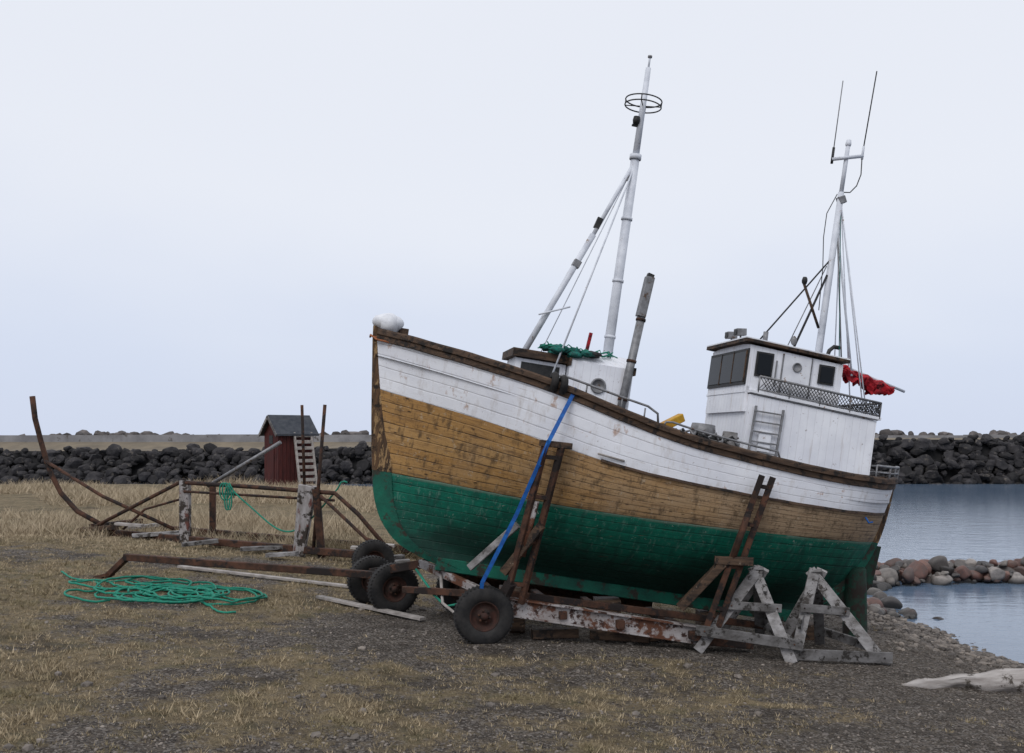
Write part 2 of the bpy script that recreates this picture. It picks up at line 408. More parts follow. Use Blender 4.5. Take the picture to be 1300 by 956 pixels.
for i in range(32):
    x0=-125+i*8; zt=3.30+.12*noise.noise(Vector((x0*.05,0,0)))
    mb.box((x0+.004,97,1.5),(x0+7.996,97.6,zt),'concrete')
mb.box((-125,97.6,-3),(131,106,2.6),'core'); mb.build('parapet',bw)
cs=[];ss=[]
for i in range(650):
    x_=random.uniform(-120,130); 
    cl=noise.noise(Vector((x_*.09,3,0)))
    if cl<-.1 and random.random()<.8: continue
    cs.append((x_,random.uniform(98.2,101),2.9+random.uniform(-.1,.35)+.3*cl)); ss.append(random.uniform(.3,.85))
for i in range(300): cs.append((random.uniform(-120,130),random.uniform(101,107),random.uniform(0,2.3))); ss.append(random.uniform(.7,1.2))
o=scatter('armour_boulders',cs,ss,'rocklight',2,.05,.75,False,5); o.parent=bw
cs=[];ss=[]
for i in range(1200):
    t=random.random(); x_=7.2+t*12.5; y__=27.6+1.3*math.sin(t*2.5)+max(-1.3,random.gauss(0,.75))-(.6 if t<.2 else 0)
    hgt=max(0,.52-abs(y__-28.0)*.22)
    cs.append((x_,y__,-.95+random.uniform(0,1)*hgt+.02)); ss.append(.07+.24*random.random()**1.8)
for i in range(420):
    x_=random.uniform(6.0,9.2); y__=random.uniform(22,31); cs.append((x_,y__,gh(x_,y__)+.04)); ss.append(.05+.24*random.random()**2)
scatter('shore_rocks',cs,ss,'shorerock',3,.015,.75,True,6)
cs=[];ss=[]
for i in range(8500):
    y__=9+ (random.random()**1.4)*17; x_=random.uniform(-.55*y__-1,min(.55*y__+1,shx(y__)+.3))
    if grassm(x_,y__)>.6 and random.random()<.7: continue
    s_=random.uniform(.007,.024)*(1 if random.random()<.97 else 2.6)
    cs.append((x_,y__,gh(x_,y__)+s_*.15)); ss.append(s_)
for i in range(5500):
    y__=random.uniform(13,26); x_=shx(y__)-abs(random.gauss(0,1.4)); s_=.015+.06*random.random()**2
    cs.append((x_,y__,gh(x_,y__)+s_*.15)); ss.append(s_)
scatter('gravel_stones',cs,ss,'pebble',1,.12,.65)

# ------------------------------------------------------------ grass
def grassobj():
    P=[];
    def tuft(x,y,h,n,sp):
        z=gh(x,y)
        for _ in range(n):
            a=random.uniform(0,6.283); r=random.uniform(0,sp); bx,by=x+r*math.cos(a),y+r*math.sin(a)
            hh=h*random.uniform(.4,1.25); lean=hh*random.uniform(.2,1.4); a2=a+random.uniform(-.8,.8); w=random.uniform(.003,.006)*(1+y*.05)
            a3=random.uniform(0,3.14)
            dx,dy=w*math.cos(a3),w*math.sin(a3); lx,ly=lean*math.cos(a2),lean*math.sin(a2)
            P.append((bx-dx,by-dy,z-.01)); P.append((bx+dx,by+dy,z-.01)); P.append((bx+lx,by+ly,z+hh))
    for i in range(40000):
        y=8.8+(random.random()**1.2)*18; x=random.uniform(-.56*y-1,min(.5*y,7))
        g=grassm(x,y)
        if random.random()>g*1.3-.30: continue
        tuft(x,y,random.uniform(.018,.048)*(1+1.6*(g>.9)*random.random()),6,.05)
    for i in range(5600):
        y=random.uniform(25,51); x=random.uniform(-.58*y,-.03*y)
        n=noise.noise(Vector((x*.18,y*.16,4)))
        if n<-.08 : continue
        tuft(x,y,random.uniform(.12,.32)+.5*max(0,n)*(y>31),10,.22)
    for (cx,cy,r,h,k) in ((-5.6,25.6,2.0,.40,230),(-8.5,27.5,2.3,.42,260),(-3.6,24.3,1.2,.55,300),(-12,26,2.3,.3,180),(-7.2,29,2,.6,300)):
        for i in range(k):
            a=random.uniform(0,6.28);q=r*math.sqrt(random.random()); tuft(cx+1.6*q*math.cos(a),cy+.5*q*math.sin(a),h*random.uniform(.4,1.15),9,.1)
    n=len(P)//3; P=np.array(P,dtype=np.float32)
    me=bpy.data.meshes.new('dry_grass'); me.vertices.add(len(P)); me.vertices.foreach_set('co',P.reshape(-1))
    me.loops.add(n*3); me.loops.foreach_set('vertex_index',np.arange(n*3,dtype=np.int32))
    me.polygons.add(n); me.polygons.foreach_set('loop_start',np.arange(0,n*3,3,dtype=np.int32)); me.update(calc_edges=True)
    m,nt,b=newmat('dry_grass_blades'); ge=nt.nodes.new('ShaderNodeNewGeometry'); co=coords(nt)
    c=mixc(nt,ge.outputs['Random Per Island'],(.45,.365,.245),(.20,.155,.095))
    c=mixc(nt,mr(nt,nz(nt,co,.8,4),.50,.62,0,.6),c,(.16,.14,.075))
    s=nt.nodes.new('ShaderNodeSeparateXYZ'); L(nt,co,s.inputs[0])
    c=mixc(nt,mr(nt,s.outputs[1],22,26,0,.5),c,(.48,.395,.29))
    L(nt,c,b.inputs['Base Color']); b.inputs['Roughness'].default_value=.8; b.inputs['Specular IOR Level'].default_value=.1
    me.materials.append(m); o=bpy.data.objects.new('dry_grass',me); scene.collection.objects.link(o)
grassobj()

# ------------------------------------------------------------ BOAT
psi=math.radians(10); th=math.radians(8.3)
a_=Vector((math.cos(psi)*math.cos(th),math.sin(psi)*math.cos(th),-math.sin(th)))
n_=Vector((math.cos(psi)*math.sin(th),math.sin(psi)*math.sin(th),math.cos(th)))
y_=n_.cross(a_)
B=Matrix.Identity(4)
for i in range(3): B[i][0]=a_[i];B[i][1]=y_[i];B[i][2]=n_[i]
B.translation=Vector((-2.06,15.6,2.508))
boat=empty('fishing_boat',B)
def P(u,v,w): return (u,-v,w)
wsf=crom([-.35,1.1,2.24,3.4,4.24,5.1,5.9,7.0,7.7,8.5],[2.10,1.84,1.617,1.326,1.15,1.05,.985,.94,.95,1.03])
wwf=crom([-.2,0,1.25,2.4,3.5,5.4,7,8.5],[1.24,1.2,.98,.75,.56,.43,.40,.46])
wgf=crom([0,3.5,8.5],[0,-.12,-.03]); wkf=crom([0,1.2,8.5],[-1.2,-1.22,-1.38])
stem=crom([-1.4,-1.25,-1.1,-.85,-.5,0,2.1],[1.5,1.0,.62,.32,.12,0,-.30])
ster=crom([-1.5,-1.1,-.62,-.06,.6,1.1],[6.9,7.55,8.0,8.27,8.40,8.44])
plan=crom([0,.02,.05,.09,.14,.22,.32,.42,.52,.65,.78,.87,.93,.97,1],[.045,.16,.30,.45,.60,.79,.92,.98,1,.985,.91,.78,.60,.38,.05])
pexp=crom([0,.15,.4,.7,.9,1],[1.25,1.9,3.3,3.2,2.1,1.6])
def hullpt(s,wfun):
    u=s*8.45
    for _ in range(5):
        w=wfun(u); u=stem(w)+s*(ster(w)-stem(w))
    wk=wkf(u);ws=wsf(u); tt=min(1,max(0,(w-wk)/(ws-wk)))
    pl=plan(s); fine=1+(1-tt)*.75*(1 if s<.5 else .9)*(abs(s-.5)*2)
    v=1.58*pl**fine*(1-(1-tt)**pexp(s)) if tt<1 else 1.58*pl
    return u,max(v,.05),w
NS=110; S=[.5-.5*math.cos(math.pi*i/NS) for i in range(NS+1)]
rows=[]
ng,nw,nh=14,8,6
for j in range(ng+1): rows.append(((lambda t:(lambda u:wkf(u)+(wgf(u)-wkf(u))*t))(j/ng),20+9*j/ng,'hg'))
for j in range(nw+1): rows.append(((lambda t:(lambda u:wgf(u)+(wwf(u)-wgf(u))*t))(j/nw),8*j/nw,'hw'))
for j in range(nh+1): rows.append(((lambda t:(lambda u:wwf(u)+(wsf(u)-wwf(u))*t))(j/nh),10+5*j/nh,'hwh'))
mb=MB(); uvs=[]
for side in (1,-1):
    pts=[[hullpt(s,r[0]) for s in S] for r in rows]
    vs=[]
    for j,r in enumerate(rows):
        for (u,v,w) in pts[j]:
            q=.010*noise.noise(Vector((u*1.3,w*1.6,side*3)))   # planking is never perfectly fair
            vs.append(P(u,(v+q*(1 if v>.2 else 0))*side,w))
    W_=NS+1
    for seg in ('hg','hw','hwh'):
        idx=[j for j,r in enumerate(rows) if r[2]==seg]; j0=idx[0]
        fs=[]
        for j in idx[:-1]:
            for i in range(NS):
                q=[(j-j0)*W_+i,(j-j0)*W_+i+1,(j-j0+1)*W_+i+1,(j-j0+1)*W_+i]
                uv=[(pts[j][i][0],rows[j][1]),(pts[j][i+1][0],rows[j][1]),(pts[j+1][i+1][0],rows[j+1][1]),(pts[j+1][i][0],rows[j+1][1])]
                if side==-1: q=q[::-1];uv=uv[::-1]
                fs.append(q); uvs+=uv
        mb.add(vs[j0*W_:(idx[-1]+1)*W_],fs,seg,True)
hull=mb.build('hull',boat)
uvl=hull.data.uv_layers.new(name='UVMap'); uvl.data.foreach_set('uv',[c for p in uvs for c in p])
mb=MB()
sh=[hullpt(s,wsf) for s in S]
for side in (1,-1):
    vs=[]
    for (u,v,w) in sh:
        vs+= [P(u,max(v-.08,0)*side,w+.0),P(u,max(v-.10,0)*side,w-.38)]
    fs=[[2*i,2*i+1,2*i+3,2*i+2] for i in range(NS)]; mb.add(vs,fs,'white',True)
vs=[]
for (u,v,w) in sh: vs+=[P(u,max(v-.03,0),w-.36),P(u,-max(v-.03,0),w-.36)]
mb.add(vs,[[2*i,2*i+1,2*i+3,2*i+2] for i in range(NS)],'greywood',False); mb.build('deck',boat)
def railing(name,wf,prof,k,s0=0,s1=1):
    mb=MB(); idx=[s for s in S if s0<=s<=s1]
    for side in (1,-1):
        vs=[]
        for s in idx:
            u,v,w=hullpt(s,wf); ww=.008*noise.noise(Vector((u*2.5,side,0)))
            for dv,dw in prof: vs.append(P(u,max(v+dv+ww,.0)*side,w+dw+ww))
        n=len(prof); fs=[]
        for i in range(len(idx)-1):
            for j in range(n): fs.append([i*n+j,i*n+(j+1)%n,(i+1)*n+(j+1)%n,(i+1)*n+j])
        fs+=[list(range(n)),[(len(idx)-1)*n+j for j in range(n)]]
        mb.add(vs,fs,k)
    return mb.build(name,boat)
railing('rub_rail',wsf,[(-.10,.045),(.05,.045),(.065,.02),(.065,-.045),(.03,-.06),(.03,-.13),(.0,-.14),(-.02,-.05),(-.10,-.0)],'darkwood')
railing('rub_strake',wwf,[(-.02,.02),(.03,.018),(.035,-.018),(-.02,-.022)],'darkwood',.36,.985)
M['stemwood']=noisy('stem_timber',(.12,.065,.032),(.045,.028,.018),4,.75,.7,stretch=(4,4,.6),spots=((.30,.19,.09),5,.53,(3,3,.7)),spot2=((.02,.014,.01),6,.56))
M['hgp']=noisy('green_keel_paint',(.005,.12,.075),(.006,.055,.04),3,.6,.4,spots=((.03,.028,.02),4,.53))
mb=MB()
def post(f,sgn,ws,k):
    vs=[];
    for w in ws:
        e=f(w); o=e-.07*sgn; inn=e+.22*sgn
        vs+=[P(o,.055,w),P(inn,.085,w),P(inn,-.085,w),P(o,-.055,w)]
    fs=[]
    for i in range(len(ws)-1):
        for j in range(4): fs.append([i*4+j,i*4+(j+1)%4,i*4+4+(j+1)%4,i*4+4+j])
    fs+=[[3,2,1,0],[len(ws)*4-4+j for j in range(4)]]
    mb.add(vs,fs,k)
lin=lambda a,b,n:[a+(b-a)*i/n for i in range(n+1)]
post(stem,1,lin(0,2.17,10),'stemwood'); post(stem,1,lin(-1.33,-.002,16),'hgp')
post(ster,-1,lin(-1.45,-.05,14),'hgp'); post(ster,-1,lin(-.048,1.02,8),'stemwood')
mb.beam(P(1.1,0,-1.29),P(7.2,0,-1.43),.16,.2,'hgp')
mb.add([P(7.3,.03,-1.35),P(7.95,.03,-1.3),P(8.35,.03,-.75),P(8.42,.03,-.1),P(8.25,.03,-.1),P(7.9,.03,-.7),P(7.3,-.03,-1.35),P(7.95,-.03,-1.3),P(8.35,-.03,-.75),P(8.42,-.03,-.1),P(8.25,-.03,-.1),P(7.9,-.03,-.7)],
 [[0,1,2,3,4,5],[11,10,9,8,7,6],[0,6,7,1],[1,7,8,2],[2,8,9,3],[3,9,10,4],[4,10,11,5],[5,11,6,0]],'greenpost')
mb.build('keel_and_posts',boat)
mb=MB(); mb.blob(P(-.15,.02,2.25),(.24,.2,.14),'white',3,.12,2)
mb.lathe(P(-.12,.02,2.22),(-.25,-.9,.2),[(0,-.2),(.10,-.2),(.15,-.12),(.15,.12),(.10,.2),(0,.2)],'white',20)
mb.tube([P(-.34,.06,2.0),P(-.2,.15,1.98),P(0,.34,2.02),P(.25,.5,2.02),P(.4,.62,1.98)],.016,'orange',6)
mb.tube([P(-.39,-.06,2.0),P(-.39,.06,2.02),P(-.3,.14,1.96),P(-.1,.28,1.93)],.016,'orange',6)
mb.beam(P(.1,0,1.9),P(.1,0,2.2),.14,.14,'darkwood'); mb.build('bow_fitting',boat)

mb=MB()
def house(u0,u1,hw,w0,w1,k,camber=.08,rake0=0,rake1=0,w1b=None):
    n=10; w1b=w1 if w1b is None else w1b; A=[];Bv=[]
    for u,wt,rk,lst in ((u0,w1,rake0,A),(u1,w1b,rake1,Bv)):
        lst.append(P(u,hw,w0))
        for i in range(n+1):
            t=-1+2*i/n; lst.append(P(u+rk,-t*hw,wt+camber*(1-t*t)))
        lst.append(P(u,-hw,w0))
    m=len(A); fs=[[i,m+i,m+i+1,i+1] for i in range(m-1)]+[list(range(m)),list(range(2*m-1,m-1,-1))]
    mb.add(A+Bv,fs,k)
house(1.82,2.6,.42,1.15,2.0,'board',.05)
mb.box((1.74,-.5,2.02),(2.66,.5,2.14),'darkwood')
house(2.62,3.62,.58,.9,2.08,'board',.22)
mb.beam(P(2.62,-.6,2.05),P(2.62,.6,2.05),.04,.12,'darkwood'); mb.beam(P(3.64,-.6,2.05),P(3.64,.6,2.05),.04,.12,'darkwood')
mb.box((1.9,-.434,1.6),(2.5,-.424,1.95),'black')
mb.lathe(P(3.1,.585,1.75),(0,-1,0),[(0,0.012),(.09,.012),(.09,0.02),(.12,.02),(.12,0)],'galv',20)
for i in range(16):
    mb.blob(P(2.25+random.uniform(0,.75),.25+random.uniform(-.1,.35),2.17+random.uniform(-.03,.08)),(.12,.10,.05),'net' if i%3 else 'black',2,.6,5)
for k in range(7):
    pts=[P(2.2+.14*i+.05*math.sin(i*2+k),.35+.16*math.sin(i*1.3+k*2),2.26+.05*math.sin(i*3+k)) for i in range(9)]; mb.tube(pts,.010,'rope',5)
mb.beam(P(2.95,.1,2.2),P(2.99,.1,2.6),.05,.05,'redcloth')
mb.build('engine_casing',boat)

mb=MB()
mb.tube([P(3.33,0,.9),P(3.33,0,5.5)],.085,'steelpaint',14,.07); mb.tube([P(3.33,0,5.5),P(3.335,0,6.95)],.055,'steelpaint',12,.042)
mb.tube([P(3.335,0,6.95),P(3.335,0,7.15)],.016,'steelpaint',6); mb.lathe(P(3.335,0,7.12),(0,0,1),[(0,.03),(.035,.03),(.035,0),(0,0)],'galv',12)
for w in (6.33,6.42):
    mb.tube([P(3.335+.29*math.cos(t),.29*math.sin(t),w) for t in [i*2*math.pi/36 for i in range(36)]],.011,'black',6,closed=True)
for k in range(4):
    t=k*math.pi/2+.4; mb.tube([P(3.335,0,6.33),P(3.335+.29*math.cos(t),.29*math.sin(t),6.33)],.009,'black',5)
    mb.tube([P(3.335+.29*math.cos(t),.29*math.sin(t),6.33),P(3.335+.29*math.cos(t),.29*math.sin(t),6.42)],.009,'black',5)
mb.lathe(P(3.25,.04,6.02),(0,0,1),[(0,0),(.05,0),(.06,.05),(.05,.11),(0,.11)],'black',12); mb.beam(P(3.2,0,6.0),P(3.34,0,6.0),.05,.03,'black')
mb.lathe(P(3.33,0,5.5),(0,0,1),[(.08,-.04),(.095,-.04),(.095,.04),(.06,.04)],'steelpaint',14)
for w in (2.6,3.5,4.5): mb.lathe(P(3.33,0,w),(0,0,1),[(.075,-.02),(.092,-.02),(.092,.02),(.07,.02)],'steelpaint',14)
mb.tube([P(1.95,.02,2.05),P(2.82,.02,4.15)],.05,'steelpaint',10); mb.tube([P(2.80,.02,4.1),P(3.29,.02,5.33)],.034,'steelpaint',10)
mb.beam(P(2.60,.02,3.6),P(2.64,.02,3.7),.12,.12,'galv'); mb.beam(P(2.85,.02,4.26),P(2.9,.02,4.43),.07,.09,'black'); 
mb.tube([P(2.12,.1,2.75),P(2.6,.1,2.95)],.014,'steelpaint',6); mb.beam(P(3.2,.02,5.1),P(3.34,.02,5.2),.06,.06,'galv')
def wire(a,b,r=.007,k='galv',sag=0):
    a=Vector(a);b=Vector(b); n=6 if sag else 1
    mb.tube([a.lerp(b,i/n)-Vector((0,0,sag*4*(i/n)*(1-i/n))) for i in range(n+1)],r,k,5)
wire(P(2.3,.75,1.65),P(3.3,.05,5.25),.015,'steelpaint'); wire(P(2.2,-.9,1.6),P(3.3,0,5.3),.009,'steelpaint')
mb.build('foremast',boat)
mb=MB(); mb.tube([P(3.45,.62,.95),P(3.62,.62,2.95)],.065,'galv',14); mb.beam(P(3.60,.62,2.9),P(3.66,.62,3.52),.13,.16,'galv',w1=.13,h1=.15)
mb.beam(P(3.662,.62,3.53),P(3.672,.62,3.57),.10,.1,'black')
for w in (1.6,2.2,2.85): mb.lathe(P(3.45+.17*(w-.95)/2,.62,w),(.085,0,1),[(.064,-.02),(.078,-.02),(.078,.02),(.064,.02)],'rust',14)
mb.build('exhaust_stack',boat)
mb=MB()
def sp(s,dv=-.05,dw=0):
    u,v,w=hullpt(s,wsf); return P(u,v+dv,w+dw)
q=[sp(.29,-.05,.03),sp(.292,-.05,.13)]+[sp(.30+.012*i,-.05,.16+.005*i) for i in range(13)]+[sp(.462,-.05,.17),sp(.465,-.05,.03)]
mb.tube(q,.018,'galv',8)
for s in (.34,.40,.44): mb.tube([sp(s,-.05,0),sp(s,-.05,.18)],.012,'galv',6)
q=[sp(.475,-.05,.03),sp(.478,-.05,.10)]+[sp(.49+.02*i,-.05,.13) for i in range(10)]+[sp(.685,-.05,.13),sp(.69,-.05,.03)]
mb.tube(q,.016,'galv',8)
for s in (.53,.58,.63): mb.tube([sp(s,-.05,0),sp(s,-.05,.13)],.012,'galv',6)
for side in (1,-1):
    q=[]
    for i in range(12):
        u,v,w=hullpt(.89+.01*i,wsf); q.append(P(u+.03,(v+.0)*side,w+.22))
    mb.tube(q,.018,'galv',8); mb.tube([(a[0],a[1],a[2]-.1) for a in q],.012,'galv',6)
    for i in (0,4,8,11): mb.tube([q[i],(q[i][0],q[i][1],q[i][2]-.24)],.014,'galv',6)
mb.build('bulwark_rails',boat)
mb=MB()
mb.beam(P(4.45,.9,.95),P(5.2,.9,.9),.6,.5,'greywood'); mb.beam(P(4.55,.85,1.15),P(5.05,.85,1.14),.5,.14,'black')
mb.beam(P(4.3,.3,1.3),P(4.62,.2,1.5),.13,.13,'yellow'); mb.lathe(P(4.85,.6,1.2),(0,0,1),[(0,0.22),(.18,.22),(.2,.1),(.18,0)],'galv',16)
mb.lathe(P(5.1,1.1,1.08),(0,0,1),[(0,0.25),(.11,.25),(.13,.0)],'greywood',12)
for k in range(9):
    mb.tube([P(4.3+.13*i,1.0+.25*math.sin(i+k*1.7),1.18+.09*math.sin(i*2.1+k)) for i in range(8)],.02,'black' if k%2 else 'galv',6)
for s in (.285,.30):
    u,v,w=hullpt(s,wsf); mb.lathe(P(u,v+.02,w+.02),(1,0,0),[(.07,-.05),(.12,-.05),(.15,0),(.12,.05),(.07,.05),(.07,-.05)],'rubber',20)
mb.beam(P(4.3,-.9,1.0),P(4.9,-.9,.95),.4,.5,'darkwood'); mb.build('deck_gear',boat)

mb=MB()
house(5.42,7.55,.9,.6,1.97,'board',.03,w1b=1.86)
mb.beam(P(5.40,0,2.015),P(7.60,0,1.905),1.88,.045,'white')
house(5.36,6.92,.80,2.0,2.74,'board',.05,w1b=2.66)
mb.beam(P(5.26,0,2.80),P(6.99,0,2.72),1.74,.05,'darkwood'); mb.beam(P(5.25,0,2.836),P(7.0,0,2.756),1.70,.02,'white')
mb.box((5.37,-.8,1.7),(5.419,.8,2.1),'board')
mb.box((5.335,-.79,2.12),(5.362,.79,2.68),'black')
for i in range(3):
    v0=-.74+i*.505; mb.box((5.322,v0,2.17),(5.338,v0+.46,2.63),'glass')
    mb.box((5.315,v0-.03,2.15),(5.34,v0-.012,2.65),'darkwood')
def sidewin(u0,u1,w0,w1,fr='black'):
    mb.box((u0-.03,-.826,w0-.03),(u1+.03,-.801,w1+.03),fr); mb.box((u0,-.835,w0),(u1,-.827,w1),'glass')
sidewin(5.50,5.72,2.30,2.62); sidewin(6.55,6.75,2.34,2.58)
mb.box((5.92,-.815,2.06),(6.38,-.801,2.66),'white'); mb.box((5.9,-.822,2.05),(5.92,-.801,2.68),'galv'); mb.box((6.38,-.822,2.05),(6.40,-.801,2.68),'galv')
mb.lathe(P(6.15,.816,2.5),(0,-1,0),[(0,0.01),(.06,.01),(.06,.018),(.075,.018),(.075,0)],'galv',18)
mb.beam(P(5.8,.84,2.15),P(5.8,.84,2.55),.02,.02,'galv')
mb.beam(P(5.45,.915,1.99),P(7.55,.915,1.88),.02,.03,'galv')
for u in (5.50,5.95): mb.beam(P(u-.02,.97,1.05),P(u+.02,.94,1.80),.03,.04,'galv',up=(0,1,0))
for i in range(5): w=1.1+i*.155; mb.beam(P(5.49,.96,w),P(5.96,.96,w),.03,.022,'galv')
mb.box((5.62,-.96,1.12),(5.82,-.93,1.45),'white')
def lattice(a,b,h):
    a=Vector(a);b=Vector(b);Ln=(b-a).length;n=int(Ln/.055);up=Vector((0,0,h))
    for i in range(n):
        p=a.lerp(b,i/n);q=a.lerp(b,min(1,(i+3)/n))
        mb.tube([p,q+up],.0065,'black',4); mb.tube([p+up,q],.0065,'black',4)
    mb.tube([a+up,b+up],.018,'galv',6); mb.tube([a,b],.012,'galv',6)
    for i in range(5):
        p=a.lerp(b,i/4); mb.tube([p-Vector((0,0,.05)),p+up],.014,'galv',6)
lattice(P(5.52,.93,2.06),P(7.57,.93,1.95),.20); lattice(P(7.57,.93,1.95),P(7.57,-.93,1.95),.20); lattice(P(5.52,-.93,2.06),P(7.57,-.93,1.95),.20)
for v,u in ((.35,5.35),(-.1,5.38)):
    mb.tube([P(u,v,2.84),P(u,v,2.92)],.014,'galv',6); mb.beam(P(u-.09,v,2.96),P(u+.06,v,2.98),.16,.11,'galv'); mb.box((u-.1,-v-.06,2.92),(u-.092,-v+.06,3.0),'black')
mb.tube([P(5.7,.5,2.82),P(5.7,.5,3.02)],.04,'galv',10)
mb.tube([P(6.9,.2,2.75),P(6.95,.2,2.95),P(7.02,.2,3.02),P(7.12,.2,3.02)],.035,'black',8)
mb.build('wheelhouse',boat)
mb=MB()
mb.tube([P(6.86,0,1.9),P(6.88,0,5.6)],.065,'steelpaint',12,.05); mb.tube([P(6.88,0,5.6),P(6.89,0,6.4)],.035,'steelpaint',10)
mb.lathe(P(6.89,0,6.38),(0,0,1),[(0,.1),(.04,.1),(.05,.03),(.04,0),(0,0)],'steelpaint',12)
mb.tube([P(6.62,.03,6.10),P(7.16,.03,6.26)],.03,'steelpaint',8)
mb.beam(P(6.85,0,5.45),P(6.95,0,5.5),.12,.12,'galv')
mb.tube([P(6.63,.03,6.03),P(6.63,.03,6.3)],.022,'black',6); mb.tube([P(6.63,.03,6.3),P(6.63,.03,7.42)],.009,'galv',5)
mb.tube([P(7.15,.03,6.2),P(7.15,.03,6.42)],.02,'steelpaint',6); mb.tube([P(7.15,.03,6.42),P(7.2,.03,7.7)],.011,'black',5)
mb.tube([P(7.15,.03,6.2),P(7.17,.03,5.95),P(7.12,.03,5.75),P(7.02,.03,5.62),P(6.9,.03,5.6)],.01,'black',5)
mb.tube([P(6.8,.03,5.55),P(6.66,.04,5.2),P(6.66,.04,4.8),P(6.72,.04,4.3),P(6.75,.04,3.6)],.008,'black',5)
wire(P(5.66,.3,2.86),P(6.84,0,4.45),.014,'black'); wire(P(6.28,.25,2.8),P(6.82,.02,4.2),.02,'black'); wire(P(6.36,.2,3.95),P(6.76,.1,3.3),.024,'darkwood')
wire(P(6.22,.2,2.9),P(6.8,0,4.35),.009,'galv'); mb.blob(P(6.36,.2,4.0),(.05,.05,.07),'black',2,.2); mb.blob(P(6.3,.24,3.0),(.05,.05,.08),'galv',2,.2)
for (u,v) in ((7.5,.5),(7.55,-.6),(7.35,.85),(7.3,-.85),(7.5,.1)): wire(P(6.9,0,5.45),P(u,v,2.1),.011,'steelpaint')
wire(P(6.9,0,5.4),P(7.0,.5,2.7),.008,'net'); wire(P(6.9,0,5.0),P(7.4,.2,2.6),.02,'steelpaint'); wire(P(6.9,0,5.0),P(7.15,.3,2.7),.014,'galv')
mb.tube([P(6.9,.05,2.85),P(8.45,.05,2.51)],.024,'steelpaint',8)
mb.build('mizzen_mast',boat)
# red tarpaulin: a loose cloth draped over the boom, hanging in uneven folds on both sides
mb=MB(); NU,NA=60,26; vs=[]
for i in range(NU+1):
    t=i/NU; cu,cw=7.12+1.08*t,2.72-.235*t
    fall=.10+.10*t+.16*max(0,noise.noise(Vector((t*5.5,3,8))))+.05*noise.noise(Vector((t*17,3,2)))
    fall*=min(1,.25+5*t)*min(1,.3+4*(1-t))
    for side_j in range(NA+1):
        q=-1+2*side_j/NA; s_=1 if q>0 else -1; aq=abs(q)
        fold=math.sin(t*34+2.2*noise.noise(Vector((t*6,q*1.5,1)))*3)*.035*aq+.05*noise.noise(Vector((t*9,q*4,5)))
        bul=.045+.10*math.sin(min(1,aq*1.15)*math.pi*.8)*(.8+.5*noise.noise(Vector((t*6,s_,7))))
        vs.append(P(cu+.05*noise.noise(Vector((t*8,q*3,11)))*aq,.05+s_*(bul if aq>.02 else 0)+fold,cw+.075+.05*noise.noise(Vector((t*8,0,4)))-fall*aq**1.4*1.25))
fs=[[i*(NA+1)+j,i*(NA+1)+j+1,(i+1)*(NA+1)+j+1,(i+1)*(NA+1)+j] for i in range(NU) for j in range(NA)]
mb.add(vs,fs,'redcloth',True)
for i in range(10):
    t=i/9; mb.blob(P(7.2+.9*t,.05+.03*math.sin(i*3),2.69-.21*t),(.10,.085,.06+.02*math.sin(i*2)),'redcloth',3,.7,4,rot=i)
mb.build('red_tarpaulin',boat)
mb=MB()
u,v,w=hullpt(.40,lambda u:wwf(u)+.12); mb.tube([P(u-.3,v+.02,w),P(u+.1,v+.03,w-.05)],.015,'palewood',6)
u,v,w=hullpt(.895,lambda u:wwf(u)-.02); mb.tube([P(u,v+.03,w-.04),P(u+.05,v+.06,w-.12),P(u+.13,v+.03,w-.1)],.014,'blue',6)
mb.build('hull_fittings',boat)

# ------------------------------------------------------------ trailer
tr=empty('boat_trailer')
lat=Vector((-.1736,.9848,0))
def wheel(name,x,y,r=.43,w=.24,yaw=0):
    mb=MB(); ax=(Matrix.Rotation(yaw,3,'Z')@lat); c=Vector((x,y,gh(x,y,False)+r-.02))
    h=w/2; pr=[(.50*r,-h*.75),(.54*r,-h*.95),(.75*r,-h*1.04),(.9*r,-h*.95),(.965*r,-h*.78),(.985*r,-h*.6),(1.0*r,-h*.3),(1.0*r,h*.3),(.985*r,h*.6),(.965*r,h*.78),(.9*r,h*.95),(.75*r,h*1.04),(.54*r,h*.95),(.50*r,h*.75)]
    mb.lathe(c,ax,pr,'rubber',48)
    rm=[(.51*r,-h*.8),(.48*r,-h*.86),(.45*r,-h*.7),(.42*r,-h*.35),(.28*r,-h*.30),(.24*r,-h*.55),(.13*r,-h*.6),(.12*r,-h*.95),(0,-h*.98)]
    mb.lathe(c,ax,rm,'rim',30); mb.lathe(c,ax,[(a,-b) for a,b in rm],'rim',30)
    e=ax.orthogonal().normalized(); g=ax.cross(e)
    for i in range(6):
        t=i*math.pi/3; p=c+(e*math.cos(t)+g*math.sin(t))*r*.19-ax*h*.5; mb.lathe(p,-ax,[(0,.03),(.018,.03),(.018,-.03)],'rust',6)
    for i in range(44):
        t=i*2*math.pi/44; d=e*math.cos(t)+g*math.sin(t)
        for s in (-1,1): mb.beam(c+d*(r*.99)+ax*(s*h*.25),c+d*(r*.985)+ax*(s*h*.82),.022,.022,'rubber',up=d)
    return mb.build(name,tr)
wheel('wheel',-.41,14.8); wheel('wheel_far',-.85,17.3); wheel('front_wheel',-1.96,16.9,.42,yaw=.25); wheel('front_wheel_inner',-2.42,17.7,.42,yaw=.25); wheel('front_wheel_far',-2.75,20.3,.42,yaw=.25)
mb=MB()
def ibeam(p0,p1,h,w,k):
    p0=Vector(p0);p1=Vector(p1); z=Vector((0,0,1))
    mb.beam(p0+z*(h/2-.012),p1+z*(h/2-.012),w,.024,k); mb.beam(p0-z*(h/2-.012),p1-z*(h/2-.012),w,.024,k); mb.beam(p0,p1,.025,h-.05,k)
ibeam((-.15,14.98,.55),(2.75,15.2,.08),.27,.14,'rustwhite')
